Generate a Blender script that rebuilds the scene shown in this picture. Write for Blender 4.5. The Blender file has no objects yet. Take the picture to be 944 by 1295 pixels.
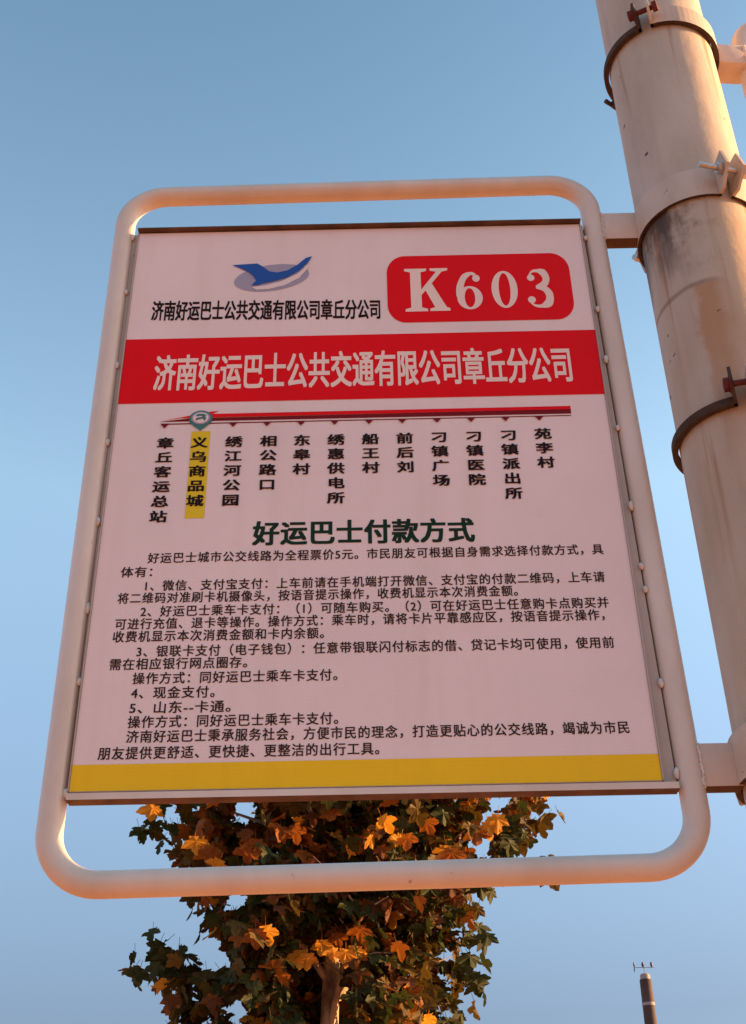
import bpy, math, random
from mathutils import Vector, Matrix
R = math.radians
sc = bpy.context.scene
col = sc.collection

# ------------------------------------------------------------------ camera
PITCH, ROLL = 0.59312, -0.01689
F = Vector((0, math.cos(PITCH), math.sin(PITCH)))
U0 = Vector((0, -math.sin(PITCH), math.cos(PITCH)))
X0 = Vector((1, 0, 0))
X = X0*math.cos(ROLL) + U0*math.sin(ROLL)
U = -X0*math.sin(ROLL) + U0*math.cos(ROLL)
cd = bpy.data.cameras.new('camera'); cam = bpy.data.objects.new('camera', cd); col.objects.link(cam)
cd.sensor_fit = 'HORIZONTAL'; cd.sensor_width = 36; cd.lens = 36*1600/944
cd.clip_start = 0.02; cd.clip_end = 5000
mw = Matrix((X, U, -F)).transposed().to_4x4(); mw.translation = Vector((0, 0, 1.6))
cam.matrix_world = mw
sc.camera = cam

# ------------------------------------------------------------------ sky and sun
SUN_AZ, SUN_EL = R(84.5), R(17)          # azimuth clockwise from +Y
w = bpy.data.worlds.new('World'); sc.world = w; w.use_nodes = True
nt = w.node_tree; nt.nodes.clear()
sky = nt.nodes.new('ShaderNodeTexSky'); sky.sky_type = 'NISHITA'; sky.sun_disc = False
sky.sun_elevation = SUN_EL; sky.sun_rotation = SUN_AZ
sky.altitude = 0; sky.air_density = 1.0; sky.dust_density = 1.2; sky.ozone_density = 1.0
bg = nt.nodes.new('ShaderNodeBackground'); bg.inputs['Strength'].default_value = 0.118
wo = nt.nodes.new('ShaderNodeOutputWorld')
# evening air: the blue deepens to lilac towards the horizon, the same all the way round
wtc = nt.nodes.new('ShaderNodeTexCoord'); wsp = nt.nodes.new('ShaderNodeSeparateXYZ'); wr_ = nt.nodes.new('ShaderNodeValToRGB')
nt.links.new(wtc.outputs['Generated'], wsp.inputs[0]); nt.links.new(wsp.outputs[2], wr_.inputs[0])
el_ = wr_.color_ramp.elements
for _ in range(3): el_.new(0.5)
for e_, (p_, c_) in zip(el_, [(0.0, (.33, .29, .36)), (.21, (.43, .43, .48)), (.40, (.92, .93, .90)), (.56, (1.36, 1.36, 1.19)), (.83, (.86, 1.00, .93))]):
    e_.position = p_; e_.color = (*c_, 1)
wmx = nt.nodes.new('ShaderNodeMix'); wmx.data_type = 'RGBA'; wmx.blend_type = 'MULTIPLY'; wmx.inputs[0].default_value = 1.0; wmx.clamp_result = False
nt.links.new(sky.outputs[0], wmx.inputs[6]); nt.links.new(wr_.outputs[0], wmx.inputs[7])
nt.links.new(wmx.outputs[2], bg.inputs[0]); nt.links.new(bg.outputs[0], wo.inputs[0])
sd = bpy.data.lights.new('sun', 'SUN'); sd.energy = 5.0; sd.angle = R(0.5); sd.color = (1.0, 0.52, 0.20)
sun = bpy.data.objects.new('sun', sd); col.objects.link(sun)
sdir = Vector((math.sin(SUN_AZ)*math.cos(SUN_EL), math.cos(SUN_AZ)*math.cos(SUN_EL), math.sin(SUN_EL)))
sun.rotation_euler = sdir.to_track_quat('Z', 'Y').to_euler()
sun.location = (30, 5, 12)
sc.view_settings.view_transform = 'Standard'; sc.view_settings.look = 'None'
sc.view_settings.exposure = 1.43; sc.view_settings.gamma = 1.0

# ------------------------------------------------------------------ helpers
def tag(o, label=None, cat=None, group=None, kind=None):
    if label: o['label'] = label
    if cat: o['category'] = cat
    if group: o['group'] = group
    if kind: o['kind'] = kind
    return o

def empty(name, loc, rz=0, parent=None):
    o = bpy.data.objects.new(name, None); col.objects.link(o)
    o.location = loc; o.rotation_euler = (0, 0, rz); o.parent = parent
    o.empty_display_size = 0.1
    return o

class MB:
    def __init__(s): s.v = []; s.f = []; s.m = []
    def add(s, vs, fs, mi=0):
        b = len(s.v); s.v += [tuple(p) for p in vs]
        s.f += [tuple(i+b for i in f) for f in fs]; s.m += [mi]*len(fs)
    def box(s, a, b, ch=0.0):
        (x0, y0, z0), (x1, y1, z1) = a, b
        if ch <= 0:
            s.add([(x0,y0,z0),(x1,y0,z0),(x1,y1,z0),(x0,y1,z0),(x0,y0,z1),(x1,y0,z1),(x1,y1,z1),(x0,y1,z1)],
                  [(0,3,2,1),(4,5,6,7),(0,1,5,4),(1,2,6,5),(2,3,7,6),(3,0,4,7)])
            return
        import bmesh
        bm = bmesh.new(); bmesh.ops.create_cube(bm, size=1)
        for v in bm.verts:
            v.co = Vector(((x0+x1)/2+v.co.x*(x1-x0), (y0+y1)/2+v.co.y*(y1-y0), (z0+z1)/2+v.co.z*(z1-z0)))
        bmesh.ops.bevel(bm, geom=bm.edges[:], offset=ch, segments=2, profile=0.5, affect='EDGES')
        bm.verts.index_update()
        s.add([v.co.copy() for v in bm.verts], [[v.index for v in f.verts] for f in bm.faces]); bm.free()
    def tube(s, pts, rad, n=16, closed=False, cap=True, mi=0):
        pts = [Vector(p) for p in pts]; N = len(pts)
        rs = rad if isinstance(rad, (list, tuple)) else [rad]*N
        vs = []; prev = None
        for i, p in enumerate(pts):
            if closed: t = pts[(i+1) % N]-pts[i-1]
            else: t = pts[min(i+1, N-1)]-pts[max(i-1, 0)]
            t.normalize()
            if prev is None:
                a = Vector((0, 1, 0)) if abs(t.y) < 0.9 else Vector((1, 0, 0))
            else: a = prev
            a = (a-t*a.dot(t)).normalized(); b = t.cross(a); prev = a
            for k in range(n):
                th = 2*math.pi*k/n
                vs.append(p+(a*math.cos(th)+b*math.sin(th))*rs[i])
        fs = []
        for i in range(N if closed else N-1):
            j = (i+1) % N
            for k in range(n):
                l = (k+1) % n
                fs.append((i*n+k, i*n+l, j*n+l, j*n+k))
        if cap and not closed:
            fs.append(tuple(range(n-1, -1, -1))); fs.append(tuple((N-1)*n+k for k in range(n)))
        s.add(vs, fs, mi)
    def prism(s, poly, y0, y1):
        """poly in (x,z), extruded from y0 (front) to y1"""
        n = len(poly)
        vs = [(x, y0, z) for x, z in poly]+[(x, y1, z) for x, z in poly]
        fs = [tuple(range(n)), tuple(range(2*n-1, n-1, -1))]
        fs += [(i, n+i, n+(i+1) % n, (i+1) % n) for i in range(n)]
        s.add(vs, fs)
    def flat(s, poly, y):
        s.add([(x, y, z) for x, z in poly], [tuple(range(len(poly)))])
    def build(s, name, mats, parent=None, smooth=False, loc=None):
        me = bpy.data.meshes.new(name); me.from_pydata(s.v, [], s.f)
        mats = mats if isinstance(mats, (list, tuple)) else [mats]
        for m in mats: me.materials.append(m)
        if len(mats) > 1: me.polygons.foreach_set('material_index', s.m)
        me.update()
        import bmesh
        bm = bmesh.new(); bm.from_mesh(me); bmesh.ops.recalc_face_normals(bm, faces=bm.faces[:]) if len(s.f) < 60000 and not getattr(s, 'raw', False) else None
        bm.to_mesh(me); bm.free()
        if smooth:
            me.polygons.foreach_set('use_smooth', [True]*len(me.polygons))
            try: me.set_sharp_from_angle(angle=R(38))
            except Exception: pass
        o = bpy.data.objects.new(name, me); col.objects.link(o); o.parent = parent
        if loc: o.location = loc
        return o

def nodes(name):
    m = bpy.data.materials.new(name); m.use_nodes = True
    n = m.node_tree.nodes; l = m.node_tree.links
    return m, n, l, n['Principled BSDF']

def N(n, typ, **kw):
    x = n.new(typ)
    for k, v in kw.items():
        if k in x.inputs.keys(): x.inputs[k].default_value = v
        else: setattr(x, k, v)
    return x

def ramp(n, stops):
    r = n.new('ShaderNodeValToRGB'); e = r.color_ramp.elements
    while len(e) < len(stops): e.new(0.5)
    for el, (p, c) in zip(e, stops): el.position = p; el.color = (*c, 1) if len(c) == 3 else c
    return r

def mixc(n, l, fac, a, b, blend='MIX'):
    m = n.new('ShaderNodeMix'); m.data_type = 'RGBA'; m.blend_type = blend
    for sock, val in ((m.inputs[0], fac), (m.inputs[6], a), (m.inputs[7], b)):
        if hasattr(val, 'is_output'): l.new(val, sock)
        elif isinstance(val, (tuple, list)): sock.default_value = (*val, 1)
        else: sock.default_value = val
    return m.outputs[2]

def noise(n, l, scale, detail=4, rough=0.55, coord='Object', stretch=None, dist=0):
    tc = n.new('ShaderNodeTexCoord'); src = tc.outputs[coord]
    if stretch:
        mp = n.new('ShaderNodeMapping'); mp.inputs['Scale'].default_value = stretch; l.new(src, mp.inputs[0]); src = mp.outputs[0]
    t = N(n, 'ShaderNodeTexNoise', Scale=scale, Detail=detail, Roughness=rough, Distortion=dist); l.new(src, t.inputs['Vector'])
    return t.outputs['Fac']

def bump(n, l, b, src, strength, dist=0.002):
    bp = N(n, 'ShaderNodeBump', Strength=strength, Distance=dist); l.new(src, bp.inputs['Height']); l.new(bp.outputs[0], b.inputs['Normal'])

def painted(name, base, dirt, rust, rust_lo=0.66, rough=0.38, sc_=1.0, dirt_amt=0.6):
    """old gloss paint with grime, fine scratches and rust specks"""
    m, n, l, b = nodes(name)
    d = ramp(n, [(0.38, (0, 0, 0)), (0.72, (1, 1, 1))]); l.new(noise(n, l, 9*sc_, 6, 0.6, stretch=(1, 1, 0.45)), d.inputs[0])
    df = N(n, 'ShaderNodeMath', operation='MULTIPLY'); l.new(d.outputs[0], df.inputs[0]); df.inputs[1].default_value = dirt_amt
    c = mixc(n, l, df.outputs[0], base, dirt)
    r1 = ramp(n, [(rust_lo, (0, 0, 0)), (rust_lo+0.05, (1, 1, 1))]); l.new(noise(n, l, 38*sc_, 7, 0.62), r1.inputs[0])
    c = mixc(n, l, r1.outputs[0], c, rust)
    l.new(c, b.inputs['Base Color'])
    rr = N(n, 'ShaderNodeMapRange'); rr.inputs[3].default_value = rough; rr.inputs[4].default_value = rough+0.3
    l.new(noise(n, l, 30*sc_, 4), rr.inputs[0]); l.new(rr.outputs[0], b.inputs['Roughness'])
    bump(n, l, b, noise(n, l, 60*sc_, 5, 0.6), 0.25, 0.0015)
    return m

def plain(name, c, rough=0.5, metal=0, var=0.12, scale=20, bmp=0.0):
    m, n, l, b = nodes(name)
    dk = tuple(x*(1-var) for x in c); lt = tuple(min(1, x*(1+var)) for x in c)
    r = ramp(n, [(0.3, dk), (0.7, lt)]); nz = noise(n, l, scale, 5); l.new(nz, r.inputs[0]); l.new(r.outputs[0], b.inputs['Base Color'])
    b.inputs['Roughness'].default_value = rough; b.inputs['Metallic'].default_value = metal
    if bmp: bump(n, l, b, nz, bmp)
    return m

M = {}
M['tube'] = painted('cream_tube_paint', (0.75, 0.64, 0.55), (0.54, 0.42, 0.32), (0.22, 0.09, 0.04), 0.70, 0.24, 1.0, 0.6)
M['tray'] = painted('grey_tray_paint', (0.50, 0.42, 0.36), (0.33, 0.26, 0.20), (0.20, 0.10, 0.05), 0.72, 0.45, 1.0, 0.6)
M['arm'] = painted('cream_arm_paint', (0.72, 0.58, 0.48), (0.46, 0.34, 0.26), (0.24, 0.10, 0.04), 0.69, 0.40, 1.0, 0.5)
M['band'] = painted('clamp_band_paint', (0.60, 0.51, 0.42), (0.40, 0.29, 0.20), (0.14, 0.06, 0.03), 0.66, 0.45, 1.4, 0.8)
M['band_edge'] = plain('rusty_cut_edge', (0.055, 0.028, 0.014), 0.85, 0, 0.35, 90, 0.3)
M['shaded_under'] = plain('shaded_underside', (0.11, 0.052, 0.028), 0.85, 0, 0.45, 30, 0.3)  # shade under the arms, top lip and bottom rail, painted as dark brown
M['weld'] = plain('weld_bead', (0.66, 0.60, 0.54), 0.5, 0, 0.15, 200, 0.3)
M['bolt'] = plain('zinc_bolt', (0.55, 0.52, 0.48), 0.35, 0.8, 0.2, 150, 0.1)
M['rust_bolt'] = plain('rusty_bolt', (0.11, 0.014, 0.012), 0.8, 0.0, 0.4, 200, 0.5)
M['gap_shade'] = plain('gap_shade_dark', (0.05, 0.035, 0.025), 0.8, 0, 0.3, 80)  # dark colour standing in for shade in the tray gaps

def print_mat(name, c, rough=0.33, fade=0.10):
    """vinyl print: slight fading, fine horizontal print banding"""
    m, n, l, b = nodes(name)
    r = ramp(n, [(0.3, tuple(x*(1-fade) for x in c)), (0.75, c)]); l.new(noise(n, l, 5, 5, 0.6), r.inputs[0])
    tc = n.new('ShaderNodeTexCoord')
    wv = N(n, 'ShaderNodeTexWave', Scale=70.0, Distortion=0.6, Detail=1.0); wv.bands_direction = 'Z'; l.new(tc.outputs['Object'], wv.inputs['Vector'])
    wr = N(n, 'ShaderNodeMapRange'); wr.inputs[3].default_value = 0.988; wr.inputs[4].default_value = 1.0; l.new(wv.outputs['Fac'], wr.inputs[0])
    c2 = mixc(n, l, 1.0, r.outputs[0], wr.outputs[0], 'MULTIPLY')
    # faint water streaks and dust left by rain
    st = ramp(n, [(0.50, (1, 1, 1)), (0.78, (0.90, 0.885, 0.86))]); l.new(noise(n, l, 26, 4, 0.6, stretch=(1, 1, 0.05)), st.inputs[0])
    c2 = mixc(n, l, 0.55, c2, st.outputs[0], 'MULTIPLY')
    ds = ramp(n, [(0.70, (1, 1, 1)), (0.76, (0.72, 0.66, 0.60))]); l.new(noise(n, l, 120, 3, 0.6), ds.inputs[0])
    c2 = mixc(n, l, 0.6, c2, ds.outputs[0], 'MULTIPLY')
    l.new(c2, b.inputs['Base Color'])
    b.inputs['Roughness'].default_value = rough; b.inputs['Specular IOR Level'].default_value = 0.10
    bump(n, l, b, noise(n, l, 3.5, 3, 0.5), 0.12, 0.004)
    return m
M['white_print'] = print_mat('white_vinyl', (0.93, 0.755, 0.72))
M['red_print'] = print_mat('red_vinyl', (0.86, 0.003, 0.008))
M['dark_red_print'] = print_mat('dark_red_vinyl', (0.20, 0.008, 0.014))
M['yellow_print'] = print_mat('yellow_vinyl', (0.98, 0.62, 0.02))
M['highlight_print'] = print_mat('yellow_highlight', (0.85, 0.62, 0.03))
M['black_print'] = print_mat('black_lettering', (0.020, 0.007, 0.005))
M['notice_print'] = print_mat('brown_black_lettering', (0.040, 0.022, 0.018))
M['green_print'] = print_mat('dark_green_lettering', (0.012, 0.035, 0.016))
M['pale_print'] = print_mat('pale_pink_lettering', (0.98, 0.76, 0.66))
M['blue_print'] = print_mat('blue_logo_print', (0.03, 0.11, 0.42))
M['lilac_print'] = print_mat('lilac_logo_print', (0.42, 0.38, 0.48))
M['teal_print'] = print_mat('teal_pin_print', (0.07, 0.22, 0.20))

# ------------------------------------------------------------------ setting
mg, n, l, b = nodes('ground_soil')
r = ramp(n, [(0.3, (0.28, 0.14, 0.06)), (0.7, (0.40, 0.21, 0.10))]); l.new(noise(n, l, 0.4, 8), r.inputs[0]); l.new(r.outputs[0], b.inputs['Base Color']); b.inputs['Roughness'].default_value = 0.9
mp_, n, l, b = nodes('pavement_bricks')
tc = n.new('ShaderNodeTexCoord'); br = N(n, 'ShaderNodeTexBrick', Scale=2.5); l.new(tc.outputs['Object'], br.inputs['Vector'])
br.inputs['Color1'].default_value = (0.50, 0.23, 0.11, 1); br.inputs['Color2'].default_value = (0.43, 0.19, 0.09, 1); br.inputs['Mortar'].default_value = (0.28, 0.16, 0.09, 1)
br.inputs['Mortar Size'].default_value = 0.012
l.new(br.outputs[0], b.inputs['Base Color']); b.inputs['Roughness'].default_value = 0.85
M['asphalt'] = plain('asphalt', (0.06, 0.055, 0.05), 0.9, 0, 0.25, 12, 0.3)
M['kerb'] = plain('kerb_stone', (0.40, 0.36, 0.32), 0.8, 0, 0.15, 8, 0.2)
M['line'] = plain('road_paint', (0.75, 0.73, 0.68), 0.7, 0, 0.15, 6)
g = MB(); g.add([(-2500,-2500,-0.13),(2500,-2500,-0.13),(2500,2500,-0.13),(-2500,2500,-0.13)], [(0,1,2,3)])
tag(g.build('ground', mg), kind='structure')
g = MB(); g.box((-60, -6, -0.125), (60, 60, 0.0)); tag(g.build('pavement', mp_), kind='structure')
g = MB(); g.box((-60, -6.18, -0.125), (60, -6.003, 0.004), 0.01); tag(g.build('kerb', M['kerb']), kind='structure')
g = MB(); g.add([(-300,-16,-0.122),(300,-16,-0.122),(300,-6.18,-0.122),(-300,-6.18,-0.122)], [(0,1,2,3)]); tag(g.build('road', M['asphalt']), kind='structure')
g = MB()
for i in range(-12, 13): g.add([(i*6,-11.1,-0.117),(i*6+3,-11.1,-0.117),(i*6+3,-10.95,-0.117),(i*6,-10.95,-0.117)], [(0,1,2,3)])
tag(g.build('road_marking', M['line']), kind='structure')

# ------------------------------------------------------------------ pole
PX, PY, PR = 0.4463, 1.213, 0.0764
mpole, n, l, b = nodes('pole_paint')
d = ramp(n, [(0.36, (0, 0, 0)), (0.70, (1, 1, 1))]); l.new(noise(n, l, 7, 7, 0.62, stretch=(1, 1, 0.35)), d.inputs[0])
c = mixc(n, l, d.outputs[0], (0.58, 0.50, 0.41), (0.42, 0.32, 0.23))
# fine vertical grime runs
d2 = ramp(n, [(0.50, (0, 0, 0)), (0.75, (1, 1, 1))]); l.new(noise(n, l, 34, 4, 0.6, stretch=(1, 1, 0.06)), d2.inputs[0])
f2 = N(n, 'ShaderNodeMath', operation='MULTIPLY'); l.new(d2.outputs[0], f2.inputs[0]); f2.inputs[1].default_value = 0.45
c = mixc(n, l, f2.outputs[0], c, (0.34, 0.25, 0.18))
tc = n.new('ShaderNodeTexCoord'); sp = n.new('ShaderNodeSeparateXYZ'); l.new(tc.outputs['Object'], sp.inputs[0])
def mth(op, a, bb=None, clamp=False):
    m = n.new('ShaderNodeMath'); m.operation = op; m.use_clamp = clamp
    for i, v in enumerate((a, bb)):
        if v is None: continue
        if hasattr(v, 'is_output'): l.new(v, m.inputs[i])
        else: m.inputs[i].default_value = v
    return m.outputs[0]
def mr(src, a, bb, c_=0.0, d_=1.0):
    m = n.new('ShaderNodeMapRange'); l.new(src, m.inputs[0]); m.interpolation_type = 'SMOOTHSTEP'
    for i, v in enumerate((a, bb, c_, d_)): m.inputs[i+1].default_value = v
    return m.outputs[0]
negy = mth('MULTIPLY', sp.outputs[1], -1.0)
ang = mth('ARCTAN2', sp.outputs[0], negy)           # 0 = facing the photographer's side (-Y), + to the right
nz = noise(n, l, 22, 6, 0.65)
# blotchy rust under the upper clamp
nst = noise(n, l, 26, 5, 0.6, stretch=(1, 1, 0.22))
zz = mth('MULTIPLY', mr(mth('ADD', sp.outputs[2], mth('MULTIPLY', mth('SUBTRACT', nst, 0.5), 0.25)), 2.70, 2.86), mr(sp.outputs[2], 2.864, 2.858))
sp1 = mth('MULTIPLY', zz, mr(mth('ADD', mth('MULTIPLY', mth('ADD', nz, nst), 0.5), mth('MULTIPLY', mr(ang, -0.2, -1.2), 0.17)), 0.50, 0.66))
# long thin rust runs below every clamp
def runs(ztop, length, lo):
    zr = mth('MULTIPLY', mr(sp.outputs[2], ztop-length, ztop-.02), mr(sp.outputs[2], ztop+.004, ztop-.002))
    return mth('MULTIPLY', zr, mr(noise(n, l, 42, 4, 0.55, stretch=(1, 1, 0.035)), lo, lo+.12))
for ztop, ln, lo in ((3.212, .20, .58), (2.850, .34, .55), (2.505, .30, .55), (2.078, .30, .55)):
    c = mixc(n, l, mth('MULTIPLY', runs(ztop, ln, lo), 0.7), c, (0.30, 0.14, 0.055))
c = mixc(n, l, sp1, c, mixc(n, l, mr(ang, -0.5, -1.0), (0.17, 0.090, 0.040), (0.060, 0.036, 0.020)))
# orange run down from the trace of an older clamp
angn = mth('ADD', ang, mth('MULTIPLY', mth('SUBTRACT', nz, 0.5), 0.5))
sa = mth('MULTIPLY', mr(angn, -0.72, -0.55), mr(angn, 0.05, -0.35))
sz = mth('MULTIPLY', mr(sp.outputs[2], 2.35, 2.66), mr(sp.outputs[2], 2.712, 2.700))
c = mixc(n, l, mth('MULTIPLY', mth('MULTIPLY', sa, sz), 0.75), c, (0.42, 0.20, 0.07))
tr = mth('MULTIPLY', mr(mth('ABSOLUTE', mth('SUBTRACT', mth('ADD', sp.outputs[2], mth('MULTIPLY', nz, 0.01)), 2.712)), 0.006, 0.001), mr(ang, 0.0, -0.5))
c = mixc(n, l, mth('MULTIPLY', tr, 0.6), c, (0.20, 0.12, 0.07))
# warm light on the right flank, painted in as a wide tan tint
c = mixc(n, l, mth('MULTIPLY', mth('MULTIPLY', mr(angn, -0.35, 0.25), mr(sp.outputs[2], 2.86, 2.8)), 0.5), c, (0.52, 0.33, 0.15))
ch = ramp(n, [(0.735, (0, 0, 0)), (0.750, (1, 1, 1))]); l.new(noise(n, l, 60, 3, 0.5), ch.inputs[0])
c = mixc(n, l, ch.outputs[0], c, (0.06, 0.035, 0.025))
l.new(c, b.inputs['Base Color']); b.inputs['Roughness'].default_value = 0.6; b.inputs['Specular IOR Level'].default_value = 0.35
bump(n, l, b, noise(n, l, 40, 6, 0.6), 0.4, 0.003)

pole = empty('sign_pole', (PX, PY, 0))
tag(pole, 'thick cream painted steel pole with rust streaks and three bolted band clamps', 'pole')
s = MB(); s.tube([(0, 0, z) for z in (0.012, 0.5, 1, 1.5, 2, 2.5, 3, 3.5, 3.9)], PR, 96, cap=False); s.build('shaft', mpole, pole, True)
s = MB(); s.tube([(0, 0, 3.9), (0, 0, 3.915), (0, 0, 3.93)], [PR+.004, PR+.003, PR*.5], 64); s.build('cap', M['arm'], pole, True)
s = MB(); s.box((-.15, -.15, 0.0), (.15, .15, .015), .003); s.build('base_plate', M['arm'], pole)
for a in range(4):
    s = MB(); s.tube([(.115*(1 if a & 1 else -1), .115*(1 if a & 2 else -1), z) for z in (.014, .05)], .009, 6); s.build('anchor_bolt', M['bolt'], pole)

def arc_band(r0, r1, a0, a1, z0, z1, n_=40):
    """half ring band; angles clockwise from -Y as seen from above the front"""
    s = MB(); vs = []
    for i in range(n_+1):
        a = a0+(a1-a0)*i/n_
        dx, dy = math.sin(a), -math.cos(a)
        vs += [(dx*r0, dy*r0, z0), (dx*r1, dy*r1, z0), (dx*r1, dy*r1, z1), (dx*r0, dy*r0, z1)]
    fs = [(0, 1, 2, 3), tuple(n_*4+k for k in (3, 2, 1, 0))]
    for i in range(n_):
        for k in range(4): fs.append((i*4+k, i*4+(k+1) % 4, (i+1)*4+(k+1) % 4, (i+1)*4+k))
    s.add(vs, fs)
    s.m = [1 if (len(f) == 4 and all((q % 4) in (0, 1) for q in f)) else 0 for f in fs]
    return s

def clamp(z0, h, ang, bolt_mat, ear_len=.036, tip=0.35, bolt_len=.045, th=.005, back=R(-135), lh=None, ear_b=.013):
    """two half bands with ears; ang = azimuth of the front joint (0 = -Y, + = +X)"""
    root = empty('band_clamp', (0, 0, z0), 0, pole)
    r0, r1 = PR+.0020, PR+.0020+th
    gap = .085
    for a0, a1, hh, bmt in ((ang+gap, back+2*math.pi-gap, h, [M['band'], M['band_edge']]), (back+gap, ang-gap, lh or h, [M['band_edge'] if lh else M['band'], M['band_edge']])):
        s = arc_band(r0, r1, a0, a1, 0, hh)
        for av, sd_ in ((a0, -1), (a1, 1)):
            el_n = ear_len if abs(math.sin((av-ang)/2)) < .1 else ear_b; tp = tip if el_n == ear_len else .9; t_up = 0 if el_n != ear_len else .012*tip
            dx, dy = math.sin(av), -math.cos(av)          # radial
            tx, ty = math.cos(av)*sd_, math.sin(av)*sd_   # towards the joint
            t = .004
            prof = [(PR+.003, 0), (r1+el_n*.35, 0.0), (r1+el_n, hh*tp), (r1+el_n*.72, hh+t_up), (PR+.003, hh)] if el_n != ear_len else [(PR+.003, 0), (r1+el_n*.35, 0.0), (r1+el_n, h*tp), (r1+el_n*.72, h+t_up), (PR+.003, h)]
            vs = [(dx*q-tx*0, dy*q-ty*0, z) for q, z in prof]+[(dx*q-tx*t, dy*q-ty*t, z) for q, z in prof]
            k = len(prof)
            s.add(vs, [tuple(range(k)), tuple(range(2*k-1, k-1, -1))]+[(i, k+i, k+(i+1) % k, (i+1) % k) for i in range(k)])
        s.m += [0]*(len(s.f)-len(s.m)); s.build('half_band', bmt, root, False)
    for av in (ang, back):
        dx, dy = math.sin(av), -math.cos(av); tx, ty = math.cos(av), math.sin(av)
        q = r1+(ear_len if av == ang else ear_b)*.55; cx, cy, cz = dx*q, dy*q, h*.52 if av == ang or not lh else lh*.5
        k_ = 1.0 if av == ang else (.62 if not lh else .45)
        def pt(d): return (cx+tx*d, cy+ty*d, cz)
        s = MB(); s.tube([pt(-bolt_len*(1 if av == ang else .75)), pt(.021)], .0038 if k_ == 1 else .0030, 10)
        s.tube([pt(.0165), pt(.0235)], .0085*k_, 6); s.tube([pt(-.0195), pt(-.0135)], .0085*k_, 6)
        s.tube([pt(-.0132), pt(-.0118)], .0105*k_, 16)
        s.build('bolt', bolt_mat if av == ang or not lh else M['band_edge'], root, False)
    return root
clamp(3.212, .036, R(-26), M['rust_bolt'], .022, .5, .020, .007, R(-142), .011)
clamp(2.850, .050, R(14), M['bolt'], .034, .45, .045, .004, R(-140))
clamp(2.505, .036, R(-14), M['rust_bolt'], .022, .5, .020, .007, R(-168), .011)
clamp(2.078, .052, R(14), M['bolt'])

# ------------------------------------------------------------------ bus stop sign
BC = (-0.01236, 1.21299, 2.48345); YAW = -0.00627
ZO = 0.505                                    # sign root sits at the bottom of the loop
sign = empty('bus_stop_sign', (BC[0], BC[1], BC[2]-ZO), YAW)
tag(sign, 'bus stop board with red bands and route K603 in a rounded cream tube loop', 'bus stop sign')

def loop_pts(hw0, hw1, v0, v1, rc, cx, cy_, rot, y, seg=14):
    pts = []
    cs = [(hw1-rc, v1-rc, 0), (hw0+rc, v1-rc, 90), (hw0+rc, v0+rc, 180), (hw1-rc, v0+rc, 270)]
    for (x, z, a0) in cs:
        for i in range(seg+1):
            a = R(a0+90*i/seg); pts.append((x+rc*math.cos(a), z+rc*math.sin(a)))
    out = []
    for i in range(len(pts)):                 # subdivide straight runs
        p, q = pts[i], pts[(i+1) % len(pts)]
        d = math.hypot(q[0]-p[0], q[1]-p[1]); k = max(1, int(d/.05))
        for j in range(k): out.append((p[0]+(q[0]-p[0])*j/k, p[1]+(q[1]-p[1])*j/k))
    c_, s_ = math.cos(rot), math.sin(rot)
    return [(cx+x*c_-z*s_, y, cy_+x*s_+z*c_) for x, z in out]

LR = R(0.72)
lp = loop_pts(-.3210, .3210, -.4865, .4865, .055, .0040, -.002, LR, .009)
lp = [(x-(.0050*(.49-z)/.98 if x < 0 else 0)*min(1, -x/.28 if x < 0 else 1), y, z) for x, y, z in lp]   # the loop is a little out of square
s = MB(); s.tube([(x, y, z+ZO) for x, y, z in lp], .0136, 28, closed=True)
s.build('tube_loop', M['tube'], sign, True)

# shallow tray welded between the tubes
TL = lambda v: -.3092+(.40-v)*.0082
TRr = lambda v: .3045+(.40-v)*.0128
tray = MB()
tray.prism([(TL(.4), .402+ZO), (TL(-.41), -.4070+ZO), (TRr(-.41), -.4070+ZO), (TRr(.4), .402+ZO)], .0045, .0105)
tray_o = tray.build('tray', M['tray'], sign)
s = MB(); s.prism([(TL(.4)-.004, .400+ZO), (TL(-.41)-.004, -.4060+ZO), (TL(-.41)+.004, -.4060+ZO), (TL(.4)+.004, .400+ZO)], .0110, .0150); s.build('gap_shade_strip', M['gap_shade'], tray_o)  # dark strips added behind the side gaps to draw their shadow line
s = MB(); s.prism([(TRr(.4)-.004, .400+ZO), (TRr(-.41)-.004, -.4060+ZO), (TRr(-.41)+.006, -.4060+ZO), (TRr(.4)+.006, .400+ZO)], .0110, .0150); s.build('gap_shade_strip', M['gap_shade'], tray_o)
s = MB(); s.box((-.3012, -.0075, .4012+ZO), (.3012, .020, .4035+ZO), .0006); s.build('top_lip', M['shaded_under'], tray_o)
s = MB(); s.prism([(-.3020, -.4022+ZO), (-.3010, -.4092+ZO), (.3150, -.4092+ZO), (.3150, -.4022+ZO)], -.0035, .0130); s.m = [1 if all(s.v[q][2] < -.4091+ZO for q in f) else 0 for f in s.f]; s.build('bottom_rail', [M['tube'], M['shaded_under']], tray_o)
s = MB(); s.box((-.3012, -.0020, -.3995+ZO), (-.2998, .0042, .4005+ZO)); s.build('side_trim', M['tray'], tray_o)
s = MB(); s.box((.2998, -.0020, -.3995+ZO), (.3012, .0042, .4005+ZO)); s.build('side_trim', M['tray'], tray_o)
random.seed(5)
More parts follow.
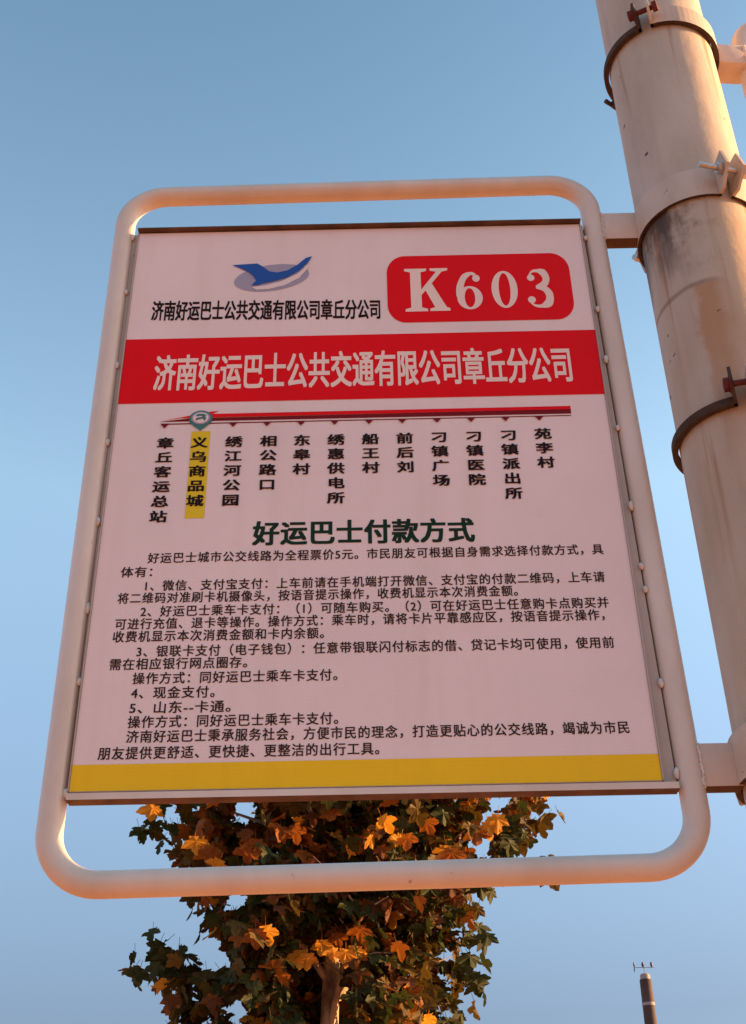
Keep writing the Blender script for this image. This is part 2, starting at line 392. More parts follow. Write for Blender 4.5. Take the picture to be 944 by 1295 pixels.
for side, v in [(-1, .395), (-1, .293), (-1, .167), (-1, .045), (-1, -.070), (-1, -.185), (-1, -.275), (-1, -.400),
                (1, .375), (1, .245), (1, .160), (1, .051), (1, -.063), (1, -.145), (1, -.175), (1, -.290), (1, -.391)]:
    u = (TL(v)-.0004) if side < 0 else (TRr(v)+.0010)
    s = MB(); L = random.uniform(.004, .007)
    s.tube([(u+random.uniform(-.0006, .0006), .0022, v+ZO+t*L) for t in (-1, -.6, 0, .6, 1)], [.0008, .0024, .0032, .0026, .0008], 10)
    s.build('weld_bead', M['weld'], tray_o, True)
for v0, v1 in ((.3705, .4205), (-.407, -.3595)):
    s = MB(); s.box((.328, -.0005, v0+ZO), (.3815, .0195, v1+ZO), .0022); s.m = [1 if all(s.v[q][2] < v0+ZO+.0012 for q in f) else 0 for f in s.f]; s.build('arm', [M['arm'], M['shaded_under']], sign, True)
    q_ = random.Random(int(v0*999)); wp = []
    uw = .3245-.01257*((v0+v1)/2)+.0115
    for i in range(26):
        t = i/25; wp.append((uw+q_.uniform(-.0009, .0009), -.0012+q_.uniform(-.0004, .0004), v0+.001+t*(v1-v0-.002)+ZO))
    s = MB(); s.tube(wp, [q_.uniform(.0009, .0018) for _ in wp], 8); s.build('weld_seam', M['weld'], sign, True)
    s = MB(); s.tube([(uw+(i % 2)*.0006, -.0012+i*.0011, v0-.0003+ZO) for i in range(18)], [q_.uniform(.0009, .0016) for _ in range(18)], 8); s.build('weld_seam', M['weld'], sign, True)

# printed face -----------------------------------------------------
face = MB(); face.box((-.2995, 0.0, -.3995+ZO), (.2995, .0040, .3995+ZO))
panel = face.build('print_panel', M['white_print'], sign)
def flat(name, polys, y, mat, label=None):
    s = MB()
    for k, p in enumerate(polys): s.flat([(x, z+ZO) for x, z in p], y-k*.00003)
    o = s.build(name, mat, panel)
    if label: o['label'] = label
    return o
L1, L2, L3, L4 = -.0004, -.0008, -.0012, -.0016
flat('red_band', [[(-.2995, .1020), (.2995, .1020), (.2995, .2075), (-.2995, .2075)]], L1, M['red_print'])
flat('yellow_band', [[(-.2995, -.3992), (.2995, -.3992), (.2995, -.3708), (-.2995, -.3708)]], L1, M['yellow_print'])
def rrect(x0, x1, z0, z1, rx, rz, k=10):
    o = []
    for cx, cz, a0 in ((x1-rx, z1-rz, 0), (x0+rx, z1-rz, 90), (x0+rx, z0+rz, 180), (x1-rx, z0+rz, 270)):
        for i in range(k+1):
            a = R(a0+90*i/k); o.append((cx+rx*math.cos(a), cz+rz*math.sin(a)))
    return o
flat('route_number_plate', [rrect(.0359, .2776, .2265, .3457, .024, .031)], L1, M['red_print'])

# route number drawn as slab serif strokes
def brush(pts, ws, seg=8):
    P = [Vector((x, z)) for x, z in pts]; n_ = len(P); c_ = []; w_ = []
    for i in range(n_-1):
        p0, p1, p2, p3 = P[max(i-1, 0)], P[i], P[i+1], P[min(i+2, n_-1)]
        for j in range(seg+(1 if i == n_-2 else 0)):
            t = j/seg
            c_.append(.5*((2*p1)+(p2-p0)*t+(2*p0-5*p1+4*p2-p3)*t*t+(3*p1-p0-3*p2+p3)*t**3))
            w_.append(ws[i]+(ws[i+1]-ws[i])*t)
    Lf, Rt = [], []
    for i, p in enumerate(c_):
        t = (c_[min(i+1, len(c_)-1)]-c_[max(i-1, 0)]).normalized(); q = Vector((-t.y, t.x))
        Lf.append(p+q*w_[i]/2); Rt.append(p-q*w_[i]/2)
    return Lf, Rt
def glyph_strips(s, pts, ws, box, y):
    Lf, Rt = brush(pts, ws)
    x0, x1, z0, z1 = box
    f = lambda p: (x0+p.x*(x1-x0), y, z0+p.y*(z1-z0)+ZO)
    k = len(Lf); s.add([f(p) for p in Lf]+[f(p) for p in Rt], [(i, i+1, k+i+1, k+i) for i in range(k-1)])
def ring(s, cx, cz, ax, az, bx, bz, box, y, dx=0, k=48):
    x0, x1, z0, z1 = box; vs = []
    for i in range(k):
        a = 2*math.pi*i/k
        vs.append((x0+(cx+ax*math.cos(a))*(x1-x0), y, z0+(cz+az*math.sin(a))*(z1-z0)+ZO))
        vs.append((x0+(cx+dx+bx*math.cos(a))*(x1-x0), y, z0+(cz+bz*math.sin(a))*(z1-z0)+ZO))
    s.add(vs, [(2*i, 2*i+1, (2*i+3) % (2*k), (2*i+2) % (2*k)) for i in range(k)])
def disc(s, cx, cz, rx, rz, box, y, k=24):
    x0, x1, z0, z1 = box
    s.add([(x0+(cx+rx*math.cos(2*math.pi*i/k))*(x1-x0), y, z0+(cz+rz*math.sin(2*math.pi*i/k))*(z1-z0)+ZO) for i in range(k)], [tuple(range(k))])
def polyg(s, pts, box, y):
    x0, x1, z0, z1 = box
    s.add([(x0+x*(x1-x0), y, z0+z*(z1-z0)+ZO) for x, z in pts], [tuple(range(len(pts)))])
bK = (.0590, .1172, .2450, .3215)
s = MB(); s.raw = True
polyg(s, [(.13, .06), (.37, .06), (.37, .94), (.13, .94)], bK, L2)
polyg(s, [(0, 0), (.50, 0), (.50, .055), (.37, .09), (.13, .09), (0, .055)], bK, L2-.00005)
polyg(s, [(0, 1), (.50, 1), (.50, .945), (.37, .91), (.13, .91), (0, .945)], bK, L2-.00005)
polyg(s, [(.36, .36), (.36, .49), (.73, .93), (.86, .93)], bK, L2-.0001)
polyg(s, [(.58, 1), (.98, 1), (.98, .945), (.86, .92), (.70, .92), (.58, .945)], bK, L2-.00015)
polyg(s, [(.455, .50), (.60, .665), (.93, .07), (.67, .07)], bK, L2-.00018)
polyg(s, [(.55, 0), (1.0, 0), (1.0, .055), (.93, .085), (.66, .085), (.55, .055)], bK, L2-.00022)
s.build('route_letter', M['pale_print'], panel)
b6 = (.1262, .1600, .2468, .3130)
s = MB(); s.raw = True
ring(s, .51, .31, .49, .31, .20, .255, b6, L2)
glyph_strips(s, [(.13, .34), (.15, .58), (.32, .85), (.60, .965), (.78, .91)], [.27, .27, .20, .08, .10], b6, L2-.00006)
disc(s, .80, .83, .145, .095, b6, L2-.0001)
s.build('route_digit', M['pale_print'], panel)
b0 = (.1725, .2065, .2480, .3140)
s = MB(); s.raw = True; ring(s, .5, .5, .5, .5, .22, .44, b0, L2, k=64); s.build('route_digit', M['pale_print'], panel)
b3 = (.2185, .2525, .2478, .3150)
s = MB(); s.raw = True
glyph_strips(s, [(.14, .84), (.26, .95), (.48, .97), (.70, .90), (.78, .76), (.68, .61), (.36, .53)], [.06, .06, .09, .24, .28, .20, .07], b3, L2)
glyph_strips(s, [(.36, .53), (.66, .49), (.84, .33), (.80, .14), (.52, .035), (.26, .05), (.10, .14)], [.07, .16, .29, .28, .09, .06, .06], b3, L2-.00005)
disc(s, .20, .785, .145, .085, b3, L2-.0001); disc(s, .15, .20, .15, .09, b3, L2-.00012)
s.build('route_digit', M['pale_print'], panel)

# logo
zc = lambda x, y: (-.1700+(x-385)*.0004437, .3346-(y-298)*.000617+(x-385)*.0000100)
el = []
for i in range(48):
    a = 2*math.pi*i/48; x, z = .0500*math.cos(a), .0235*math.sin(a)
    el.append((-.1165+x*math.cos(.17)-z*math.sin(.17), .3112+x*math.sin(.17)+z*math.cos(.17)))
flat('logo_ellipse', [el], L1, M['lilac_print'])
sw = [zc(*p) for p in [(448, 364), (490, 360), (535, 350), (580, 331), (612, 305), (618, 308), (588, 342), (545, 362), (500, 371), (462, 372)]]
flat('logo_streak', [sw], L2, M['white_print'])
bird = [zc(*p) for p in [(385, 297), (425, 296), (460, 295), (478, 305), (498, 320), (522, 324), (552, 319), (582, 303), (606, 284), (625, 279), (612, 300), (585, 322), (550, 340), (510, 350), (482, 354), (466, 359), (446, 359), (460, 346), (452, 333), (436, 320), (410, 307)]]
flat('logo_bird', [bird], L3, M['blue_print'])

# route line with stops
flat('route_line', [[(-.2200, .0778), (-.1740, .0778), (.2556, .0790), (.2556, .0841), (-.183, .0832), (-.174, .0880), (-.183, .0868), (-.2464, .0732)]], L2, M['red_print'])
flat('route_line_shade', [[(-.2464, .0726), (.2556, .0726), (.2556, .0792), (-.2100, .0772)]], L1, M['dark_red_print'])
flat('route_underline', [[(-.2390, .0682), (.2550, .0690), (.2550, .0703), (-.2390, .0698)]], L1, M['dark_red_print'])
ST = [(-.2392, '章丘客运总站', -.2362), (None, '义乌商品城', -.1952), (-.1559, '绣江河公园', -.1536), (-.1145, '相公路口', -.1117), (-.0732, '东皋村', -.0716),
      (-.0324, '绣惠供电所', -.0306), (.0094, '船王村', .0107), (.0497, '前后刘', .0520), (.0920, '刁镇广场', .0934), (.1333, '刁镇医院', .1352), (.1751, '刁镇派出所', .1770), (.2160, '苑李村', .2183)]
for u, t, uc in ST:
    if u is not None: flat('stop_marker', [[(u-.0056, .0694), (u, .0622), (u+.0056, .0694)]], L3, M['dark_red_print'])
flat('stop_highlight', [[(-.2055, -.0695), (-.1830, -.0695), (-.1830, .0570), (-.2055, .0570)]], L1, M['highlight_print'])
pin = []
for i in range(40):
    a = 2*math.pi*i/40; rr_ = 1
    pin.append((-.1957+.0142*math.cos(a), .0757+.0128*math.sin(a) if math.sin(a) > -.72 else .0757+.0128*math.sin(a)))
pin = [p for p in pin if not (abs(p[0]+.1957) < .0085 and p[1] < .0757)]
k_ = max(range(len(pin)), key=lambda i: math.atan2(pin[i][1]-.0757, pin[i][0]+.1957) if False else 0)
lower = sorted([p for p in pin if p[1] < .0757], key=lambda p: p[0]); upper = sorted([p for p in pin if p[1] >= .0757], key=lambda p: -p[0])
lw = [p for p in lower if p[0] < -.1957]+[(-.1953, .0575)]+[p for p in lower if p[0] > -.1957]
flat('location_pin', [lw+upper], L3, M['teal_print'])
flat('pin_disc', [[(-.1957+.0116*math.cos(2*math.pi*i/32), .0765+.0098*math.sin(2*math.pi*i/32)) for i in range(32)]], L4, M['lilac_print'])
flat('pin_ring', [[(-.1957+.0095*math.cos(2*math.pi*i/32), .0765+.0080*math.sin(2*math.pi*i/32)) for i in range(32)]], L4-.0004, M['white_print'])
flat('pin_emblem', [[(-.2025, .0802), (-.1985, .0825), (-.1930, .0825), (-.1885, .0802), (-.1905, .0790), (-.1890, .0760), (-.1900, .0722), (-.1920, .0722), (-.1920, .0750), (-.1990, .0738), (-.2005, .0722), (-.2020, .0735), (-.2005, .0765), (-.1935, .0775), (-.1945, .0795), (-.2000, .0790)]], L4-.0008, M['teal_print'])

# lettering (Blender's own font, turned into meshes)
def text_mesh(body, off, space=1.0):
    c = bpy.data.curves.new('t', 'FONT'); c.body = body; c.size = 1; c.space_character = space
    c.resolution_u = 3; c.fill_mode = 'FRONT'
    o = bpy.data.objects.new('t', c); col.objects.link(o); bpy.context.view_layer.update()
    me = bpy.data.meshes.new_from_object(o.evaluated_get(bpy.context.evaluated_depsgraph_get()))
    bpy.data.objects.remove(o); bpy.data.curves.remove(c); me.materials.clear(); return me
BOLD = [(-1, -.6), (1, .6), (-1, .6), (1, -.6)]
def letter(name, body, p0, p1, em_h, mat, off=0.0, y=L1, space=1.0, shear=0.0):
    """p0,p1 = ends of the centre line (u,v); em_h = cell height in metres"""
    me = text_mesh(body, off, space)
    xs = [v.co.x for v in me.vertices]; xa, xb = min(xs)-off, max(xs)+off
    (u0, v0), (u1, v1) = p0, p1
    V = [v.co.copy() for v in me.vertices]; P = [tuple(p.vertices) for p in me.polygons]; bpy.data.meshes.remove(me)
    verts, faces = [], []
    for k, (ox, oz) in enumerate(BOLD if off else [(0, 0)]):
        b_ = len(verts)
        for v in V:
            t = (v.x+ox*off-xa)/(xb-xa); e = (v.y+oz*off-.38)*em_h
            verts.append((u0+(u1-u0)*t, y-k*.00002, v0+(v1-v0)*t+e+ZO))
        faces += [tuple(q+b_ for q in f) for f in P]
    me = bpy.data.meshes.new(name); me.from_pydata(verts, [], faces)
    me.materials.append(mat); me.name = name
    o = bpy.data.objects.new(name, me); col.objects.link(o); o.parent = panel
    return o
COMP = '济南好运巴士公共交通有限公司章丘分公司'
letter('company_lettering', COMP, (-.2708, .2565), (.0262, .2512), .0365, M['black_print'], .030)
letter('title_lettering', COMP, (-.2588, .1502), (.2632, .1512), .0610, M['pale_print'], .028, L2)
letter('heading_lettering', '好运巴士付款方式', (-.1262, -.0922), (.1282, -.0932), .0345, M['green_print'], .034, L1, 1.06)
for u, t, uc in ST:
    k = len(t); top, step = .0400, .0213
    top += {'苑李村': .0025, '刁镇派出所': .0015, '刁镇广场': .0008, '刁镇医院': .0008}.get(t, 0)
    verts = []; faces = []
    for i, chx in enumerate(t):
        me = text_mesh(chx, 0)
        for k, (ox, oz) in enumerate(BOLD):
            b0_ = len(verts)
            for v in me.vertices:
                verts.append((uc+(v.co.x-.5+ox*.034)*.0208, L2-k*.00002, top-i*step+(v.co.y-.38+oz*.034)*.0170+ZO))
            faces += [tuple(q+b0_ for q in p.vertices) for p in me.polygons]
        bpy.data.meshes.remove(me)
    me = bpy.data.meshes.new('stop_name'); me.from_pydata(verts, [], faces); me.materials.append(M['black_print'])
    o = bpy.data.objects.new('stop_name', me); col.objects.link(o); o.parent = panel
LINES = [('好运巴士城市公交线路为全程票价5元。市民朋友可根据自身需求选择付款方式，具', -.2435, .2718, -.1228),
         ('体有：', -.2722, -.2368, -.1408),
         ('1、微信、支付宝支付：上车前请在手机端打开微信、支付宝的付款二维码，上车请', -.2431, .2692, -.1592),
         ('将二维码对准刷卡机摄像头，按语音提示操作，收费机显示本次消费金额。', -.2725, .1712, -.1748),
         ('2、好运巴士乘车卡支付：（1）可随车购买。（2）可在好运巴士任意购卡点购买并', -.2455, .2697, -.1920),
         ('可进行充值、退卡等操作。操作方式：乘车时，请将卡片平靠感应区，按语音提示操作，', -.2721, .2634, -.2074),
         ('收费机显示本次消费金额和卡内余额。', -.2730, -.0431, -.2230),
         ('3、银联卡支付（电子钱包）：任意带银联闪付标志的借、贷记卡均可使用，使用前', -.2454, .2697, -.2415),
         ('需在相应银行网点圈存。', -.2730, -.1252, -.2566),
         ('操作方式：同好运巴士乘车卡支付。', -.2467, -.0284, -.2738),
         ('4、现金支付。', -.2468, -.1581, -.2908),
         ('5、山东--卡通。', -.2468, -.1405, -.3080),
         ('操作方式：同好运巴士乘车卡支付。', -.2471, -.0275, -.3242),
         ('济南好运巴士秉承服务社会，方便市民的理念，打造更贴心的公交线路，竭诚为市民', -.2471, .2734, -.3407),
         ('朋友提供更舒适、更快捷、更整洁的出行工具。', -.2746, .0148, -.3588)]
for t, u0, u1, v in LINES:
    letter('notice_lettering', t, (u0, v), (u1, v), .0148, M['notice_print'], .017, L1, 1.12)

# ------------------------------------------------------------------ second sign beyond the pole (only its corner shows)
ex2 = Vector((math.cos(R(10)), math.sin(R(10)), 0))
s2 = empty('side_sign', (PX, PY, 2.40), R(5))
tag(s2, 'cream rounded tube corner of another sign on the right side of the pole', 'sign')
Z2 = -2.40
x0, x1, zb, zt = .1350, .7350, 2.36, 3.335
s = MB(); s.tube(loop_pts(-.30, .30, -.4875, .4875, .055, .4350, 2.8475+Z2, 0, 0), .0136, 24, closed=True); s.build('tube_loop', M['tube'], s2, True)
s = MB(); s.box((.151, .001, 2.45+Z2), (.719, .016, 3.25+Z2), .002); s.build('back_panel', M['tray'], s2)
for zz0, zz1 in ((3.214, 3.258), (2.502, 2.546)):
    s = MB(); s.box((PR+.004, -.020, zz0+Z2), (.1300, .020, zz1+Z2), .003); s.build('arm', M['arm'], s2, True)
    s = MB(); s.tube([(.128+.0, -.0205+.0, zz0+Z2+.003), (.128, -.0205, zz1+Z2-.003)], .0025, 8); s.build('weld_bead', M['weld'], s2, True)

# ------------------------------------------------------------------ utility pole, far right
up = empty('utility_pole', (4.42, 22, 0))
tag(up, 'distant dark brown pole top with a pale ring at bottom right of the sky', 'utility pole')
M['post'] = plain('dark_brown_post', (0.055, 0.035, 0.032), 0.8, 0, 0.3, 6, 0.3)
M['pale_metal'] = plain('pale_weathered_metal', (0.26, 0.24, 0.23), 0.7, 0, 0.1, 12)
M['insul'] = plain('dark_insulator', (0.04, 0.045, 0.06), 0.4, 0, 0.1, 20)
s = MB(); s.tube([(0, 0, 0), (0, 0, 3.5), (0.013, 0, 6.88)], [.15, .125, .098], 24); s.build('shaft', M['post'], up, True)
s = MB(); s.tube([(0.012, 0, 6.46), (0.012, 0, 6.51)], .106, 24); s.build('collar', M['pale_metal'], up, True)
s = MB(); s.tube([(0.013, 0, 6.88), (0.013, 0, 6.96), (.013, 0, 6.98)], [.085, .08, .05], 20); s.build('cap', M['pale_metal'], up, True)
s = MB(); s.box((-.16, -.006, 7.078), (.18, .006, 7.086)); s.tube([(.013, 0, 6.96), (.013, 0, 7.08)], .006, 8); s.build('bracket', M['pale_metal'], up)
for dx, zz_, rr_ in ((0.0, 7.14, .022), (.146, 7.14, .022), (-.147, 7.14, .014), (-.150, 7.055, .010)):
    s = MB(); s.tube([(dx, 0, zz_-.05), (dx, 0, zz_-.02), (dx, 0, zz_), (dx, 0, zz_+.03)], [rr_*.6, rr_, rr_, rr_*.5], 12); s.build('insulator', M['insul'], up, True)

# ------------------------------------------------------------------ plane tree
rnd = random.Random(11)
tree = empty('plane_tree', (-0.42, 9.0, 0))
tag(tree, 'plane tree with brown and orange autumn leaves behind the bus stop board', 'tree')
TX = -0.42   # stem
mb_, n, l, b = nodes('plane_bark')
r = ramp(n, [(0.30, (0.16, 0.10, 0.06)), (0.40, (0.36, 0.25, 0.17)), (0.50, (0.62, 0.46, 0.32)), (0.75, (0.70, 0.56, 0.42))]); l.new(noise(n, l, 6, 5, 0.55, stretch=(1, 1, 0.6)), r.inputs[0])
l.new(r.outputs[0], b.inputs['Base Color']); b.inputs['Roughness'].default_value = 0.85; bump(n, l, b, noise(n, l, 14, 6), 0.5, 0.01)
M['bark'] = mb_
def tx(z): return 0.0+(z/9.0)*.14-.02*math.sin(z*1.1)
s = MB(); zs = [i*.35 for i in range(26)]
s.tube([(tx(z), .02*math.sin(z*1.7), z) for z in zs], [.088-.0075*z for z in zs], 20)
trunk = s.build('trunk', M['bark'], tree, True)

def env(z):
    """x range of the crown at height z (world x), and half depth"""
    tab = [(2.95, -.95, .15), (3.2, -1.25, .20), (3.55, -1.42, .30), (3.85, -1.36, .45), (4.08, -1.20, .52), (4.25, -1.30, .64), (4.42, -1.38, .80), (4.64, -1.46, 1.00),
           (4.9, -1.55, 1.12), (5.1, -1.68, 1.28), (5.6, -1.75, 1.35), (6.4, -1.60, 1.20), (7.2, -1.25, .85), (7.9, -.85, .45), (8.5, -.45, .05)]
    if z <= tab[0][0]: return tab[0][1], tab[0][2]
    for a, c_ in zip(tab, tab[1:]):
        if a[0] <= z <= c_[0]:
            t = (z-a[0])/(c_[0]-a[0]); return a[1]+(c_[1]-a[1])*t, a[2]+(c_[2]-a[2])*t
    return tab[-1][1], tab[-1][2]

# limbs with twigs
for i in range(30):
    z0 = 3.1+i*.165; a = i*2.4+rnd.uniform(-.4, .4)
    zt_ = z0+rnd.uniform(.45, .9); xl, xr = env(min(zt_, 8.4)); cx_ = (xl+xr)/2-TX; hw = (xr-xl)/2
    st = Vector((tx(z0), 0, z0)); en = Vector((cx_+math.cos(a)*hw*.82, math.sin(a)*hw*.82, zt_))
    mid = st.lerp(en, .45)+Vector((0, 0, .12))
    s = MB(); r0 = .030*(1-i/45)
    pts = [st, st.lerp(mid, .5)+Vector((0, 0, .03)), mid, mid.lerp(en, .55)+Vector((0, 0, .05)), en]
    s.tube(pts, [r0, r0*.8, r0*.6, r0*.4, .004], 8)
    for j in range(7):
        t = .3+j*.1; p = st.lerp(en, t)+Vector((0, 0, .09)); q = p+Vector((rnd.uniform(-.4, .4), rnd.uniform(-.4, .4), rnd.uniform(.0, .35)))
        s.tube([p, p.lerp(q, .5)+Vector((0, 0, .03)), q], [.008, .006, .002], 5)
    s.build('limb', M['bark'], tree, True)

def leaf_mat(name, c1, c2, trans):
    m, n, l, b = nodes(name)
    geo = n.new('ShaderNodeNewGeometry')
    nf = noise(n, l, 4.0, 4, .6)
    r = ramp(n, [(0.35, c1), (0.65, c2)]); l.new(nf, r.inputs[0])
    l.new(r.outputs[0], b.inputs['Base Color']); b.inputs['Roughness'].default_value = 0.65; b.inputs['Specular IOR Level'].default_value = 0.25
    tb = n.new('ShaderNodeBsdfTranslucent'); l.new(r.outputs[0], tb.inputs[0])
    mx = n.new('ShaderNodeMixShader'); mx.inputs[0].default_value = trans
    l.new(b.outputs[0], mx.inputs[1]); l.new(tb.outputs[0], mx.inputs[2]); l.new(mx.outputs[0], n['Material Output'].inputs[0])
    return m
LM = [leaf_mat('leaf_dark_green', (0.028, 0.038, 0.009), (0.055, 0.064, 0.014), .30),
      leaf_mat('leaf_olive_brown', (0.070, 0.046, 0.008), (0.120, 0.074, 0.012), .30),
      leaf_mat('leaf_russet', (0.080, 0.028, 0.006), (0.14, 0.046, 0.009), .30),
      leaf_mat('leaf_rust_orange', (0.20, 0.06, 0.008), (0.34, 0.11, 0.012), .40),
      leaf_mat('leaf_golden', (0.58, 0.24, 0.02), (0.72, 0.34, 0.03), .45)]

def leaf_shape(seed):
    """palmate five lobed plane leaf with toothed tips, folded a little; unit size, petiole at origin, tip +Y"""
    q = random.Random(seed)
    lob = [(-128, .44), (-62, .78), (0, 1.0), (60, .80), (126, .46)]
    pts = [(0.0, 0.0)]
    seq = []
    for i, (a, r_) in enumerate(lob):
        r_ *= q.uniform(.9, 1.08)
        seq += [(a-21, r_*.72), (a-14, r_*.76), (a-9, r_*.88), (a, r_), (a+8, r_*.87), (a+15, r_*.80), (a+21, r_*.70)]
        if i < 4: seq.append(((a+lob[i+1][0])/2, .50))
    out = []
    for a, r_ in seq:
        out.append((math.sin(R(a))*r_*.95, .28+math.cos(R(a))*r_*.72))
    c_ = (0, .30)
    fold = q.uniform(.05, .50); curl = q.uniform(-.55, .45); tw = q.uniform(-.35, .35); wav = q.uniform(.03, .09)
    def z(x, y): return abs(x)*fold+curl*(y-.3)**2-.22*x*x+tw*x*(y-.3)+wav*math.sin(9*x+7*y)
    vs = [(c_[0], c_[1], 0)]+[(x, y, z(x, y)) for x, y in out]
    k = len(out)
    fs = [(0, i, i+1) for i in range(1, k)]+[(0, k, 1)]
    b_ = len(vs)                              # petiole: a thin three sided stalk
    vs += [(-.012, .12, 0), (.012, .12, 0), (0, .12, .02), (-.010, -.30, .10), (.010, -.30, .10), (0, -.30, .12)]
    fs += [(b_, b_+1, b_+4, b_+3), (b_+1, b_+2, b_+5, b_+4), (b_+2, b_, b_+3, b_+5)]
    return vs, fs
SH = [leaf_shape(i) for i in range(9)]
leaves = []                                   # (pos, matrix, size, shape, material)
def add_leaf(p, size, mat, hero=False):
    yaw = rnd.uniform(0, 6.28); droop = rnd.gauss(R(-55), R(28)); rollx = rnd.gauss(0, R(32))
    if hero and mat >= 3: yaw = rnd.gauss(0, .5); droop = rnd.gauss(R(-82), R(16)); rollx = rnd.gauss(0, R(22))
    m = Matrix.Rotation(yaw, 4, 'Z') @ Matrix.Rotation(droop, 4, 'X') @ Matrix.Rotation(rollx, 4, 'Y')
    leaves.append((Vector(p), m, size, rnd.randrange(9), mat, hero))
def pick(z):
    t = rnd.random()
    if z < 4.4: c_ = (.34, .72, .90, .975)
    else: c_ = (.26, .60, .80, .94)
    for i, x in enumerate(c_):
        if t < x: return i
    return 4
nclump = 1350
for _ in range(nclump):
    z = rnd.uniform(3.0, 8.4) if rnd.random() < .62 else rnd.uniform(3.0, 5.3)
    xl, xr = env(z); hw = (xr-xl)/2; cx_ = (xl+xr)/2
    while True:
        a, b_ = rnd.uniform(-1, 1), rnd.uniform(-1, 1)
        if a*a+b_*b_ < 1: break
    k = .90
    px_, py_ = cx_+a*hw*k, 9.0+b_*min(hw, 1.35)*k
    cm = pick(z)
    for j in range(rnd.randint(9, 14)):
        p = Vector((px_+rnd.gauss(0, .12), py_+rnd.gauss(0, .13), z+rnd.gauss(0, .11)))
        xl2, xr2 = env(max(2.96, min(p.z, 8.49)))
        if p.x < xl2-.05 or p.x > xr2+.05: continue
        if p.z < 4.0 and abs(p.x+.385) < .20 and p.y < 9.15: continue
        t_ = (p.x+.385)/sdir.x; ly, lz = 9+sdir.y*t_, p.z-sdir.z*t_      # an opening in the crown on the sun's side of the stem
        if t_ > 0 and abs(p.y-ly) < .15 and 3.3 < lz < 3.98: continue
        add_leaf((p.x, p.y, p.z), rnd.uniform(.095, .15), cm if rnd.random() < .6 else pick(z))
# side sprays that stick out of the outline
for cx_, cz_, nn, cm in ((-1.53, 3.98, 13, 0), (-1.40, 3.90, 14, 0), (-1.28, 3.80, 12, 1), (.54, 3.92, 16, 0), (.40, 3.84, 14, 1), (.30, 3.62, 14, 1), (.22, 3.45, 12, 0), (-1.30, 3.50, 12, 0), (.62, 4.12, 10, 0), (-1.60, 5.02, 5, 0), (1.12, 5.0, 8, 1), (.92, 4.78, 8, 0), (-1.42, 4.80, 6, 0), (-1.25, 3.66, 6, 0), (.42, 3.72, 6, 0), (1.05, 4.62, 4, 1)):
    for j in range(nn+5): add_leaf((cx_+rnd.gauss(0, .10), (9.42 if cx_ > 0 and cz_ < 3.95 else 9)+rnd.gauss(0, .10), cz_+rnd.gauss(0, .07)), rnd.uniform(.12, .17), cm if rnd.random() < .7 else 1, True)
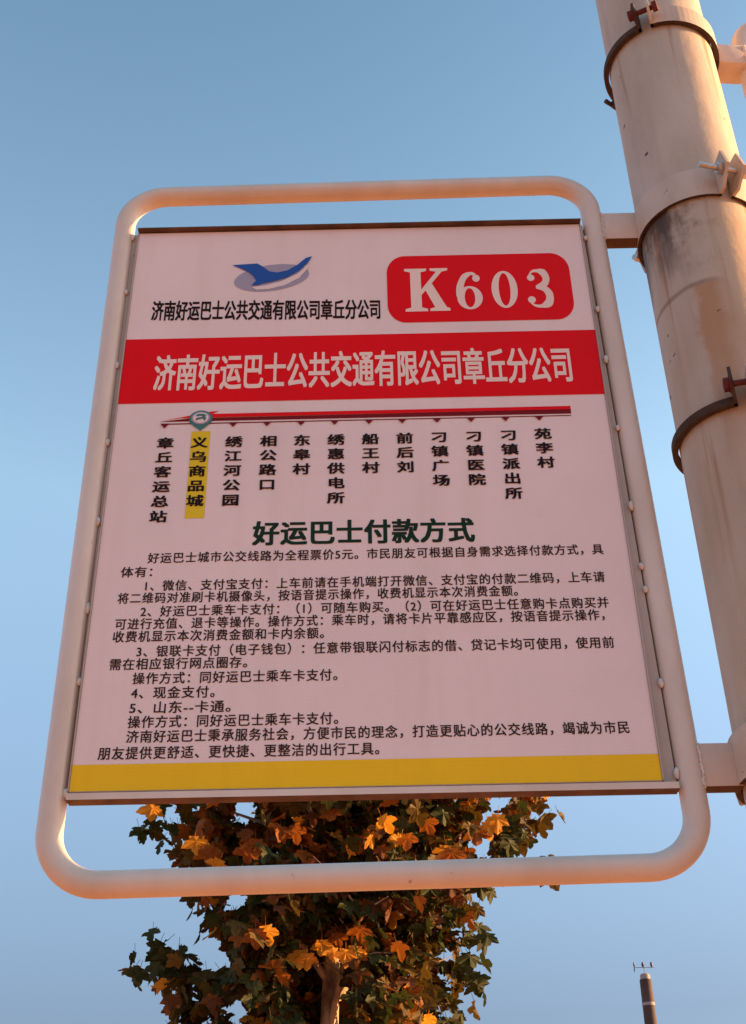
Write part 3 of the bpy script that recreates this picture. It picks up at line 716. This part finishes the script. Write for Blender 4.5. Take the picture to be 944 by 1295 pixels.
# bright leaves that catch the low light
for x, y, z, m_, sz in [(-.52, 8.35, 3.84, 4, .15), (-.47, 8.30, 3.80, 4, .13), (-.38, 8.35, 3.90, 4, .12), (-.22, 8.3, 3.83, 4, .14), (-.16, 8.35, 3.86, 4, .14), (-.13, 8.3, 3.98, 3, .14), (-.29, 8.4, 3.96, 3, .12),
                 (-.30, 8.3, 3.84, 4, .12), (-.72, 8.0, 3.90, 4, .15), (-.78, 8.0, 3.88, 3, .15), (-1.62, 8.7, 4.98, 4, .16), (-1.20, 8.1, 4.52, 4, .15), (-1.13, 8.1, 4.46, 3, .16), (-1.16, 8.0, 4.60, 3, .16),
                 (-.86, 8.0, 4.42, 3, .16), (-.80, 8.0, 4.46, 3, .15), (-1.02, 8.0, 4.32, 4, .12), (.74, 8.3, 4.66, 4, .15), (.82, 8.3, 4.71, 4, .15), (.66, 8.3, 4.62, 3, .15), (.47, 8.0, 4.38, 3, .15), (-.30, 7.9, 4.62, 3, .13),
                 (.05, 7.9, 4.50, 2, .16), (.18, 7.9, 4.44, 3, .13), (-.62, 8.0, 3.62, 2, .17), (-.55, 8.0, 4.55, 3, .15), (.22, 8.2, 3.60, 2, .16)]:
    add_leaf((x, y, z), sz, m_, True)
gaps = [(-.89, 4.63, .05), (-1.42, 4.66, .06), (.72, 4.53, .05), (.66, 4.40, .04), (-.90, 4.06, .04), (.42, 3.62, .06), (-1.06, 3.68, .10), (-1.13, 3.37, .07), (-.87, 3.38, .05), (.80, 4.67, .04)]
heroes = [L_[0] for L_ in leaves if L_[5] and L_[4] == 4]
keep = []
for L_ in leaves:
    p = L_[0]; q = p+L_[1] @ Vector((0, .35, 0))*L_[2]
    # gap directions: same height/side as seen from the pavement in front
    kx = 9.0/q.y; gx, gz = q.x*kx, 1.6+(q.z-1.6)*kx
    g8 = 8.0/q.y; hx, hz = q.x*g8, 1.6+(q.z-1.6)*g8
    if not L_[5] and any((hx-a)**2+(hz-b_)**2 < (r_+.055)**2 for a, b_, r_ in gaps): continue
    if not L_[5]:                              # low sun reaches the golden leaves through openings in the crown
        hit = False
        for h_ in heroes:
            d_ = p-h_; t_ = d_.dot(sdir)
            if t_ > .02 and (d_-sdir*t_).length < .10: hit = True; break
        if hit: continue
    keep.append(L_)
def vis(L_):
    p = L_[0]; return (0 if L_[5] else 1, p.y+(2.0 if p.z > 5.25 else 0))
keep.sort(key=vis)
cache = {}
for p, m, size, sh, mat, hero in keep[:300]:
    key = (sh, mat)
    if key not in cache:
        me = bpy.data.meshes.new('leaf'); me.from_pydata(SH[sh][0], [], SH[sh][1]); me.materials.append(LM[mat]); cache[key] = me
    o = bpy.data.objects.new('leaf', cache[key]); col.objects.link(o); o.parent = tree
    o.matrix_local = Matrix.Translation(p-Vector((TX, 9.0, 0))) @ m @ Matrix.Scale(size, 4)
s = MB(); s.raw = True
for p, m, size, sh, mat, hero in keep[300:]:
    q = Matrix.Translation(p-Vector((TX, 9.0, 0))) @ m @ Matrix.Scale(size, 4)
    s.add([q @ Vector(v) for v in SH[sh][0]], SH[sh][1], mat)
o = s.build('crown_leaves', LM, tree); o['kind'] = 'stuff'
print('leaves', len(keep), 'tris', len(s.f))
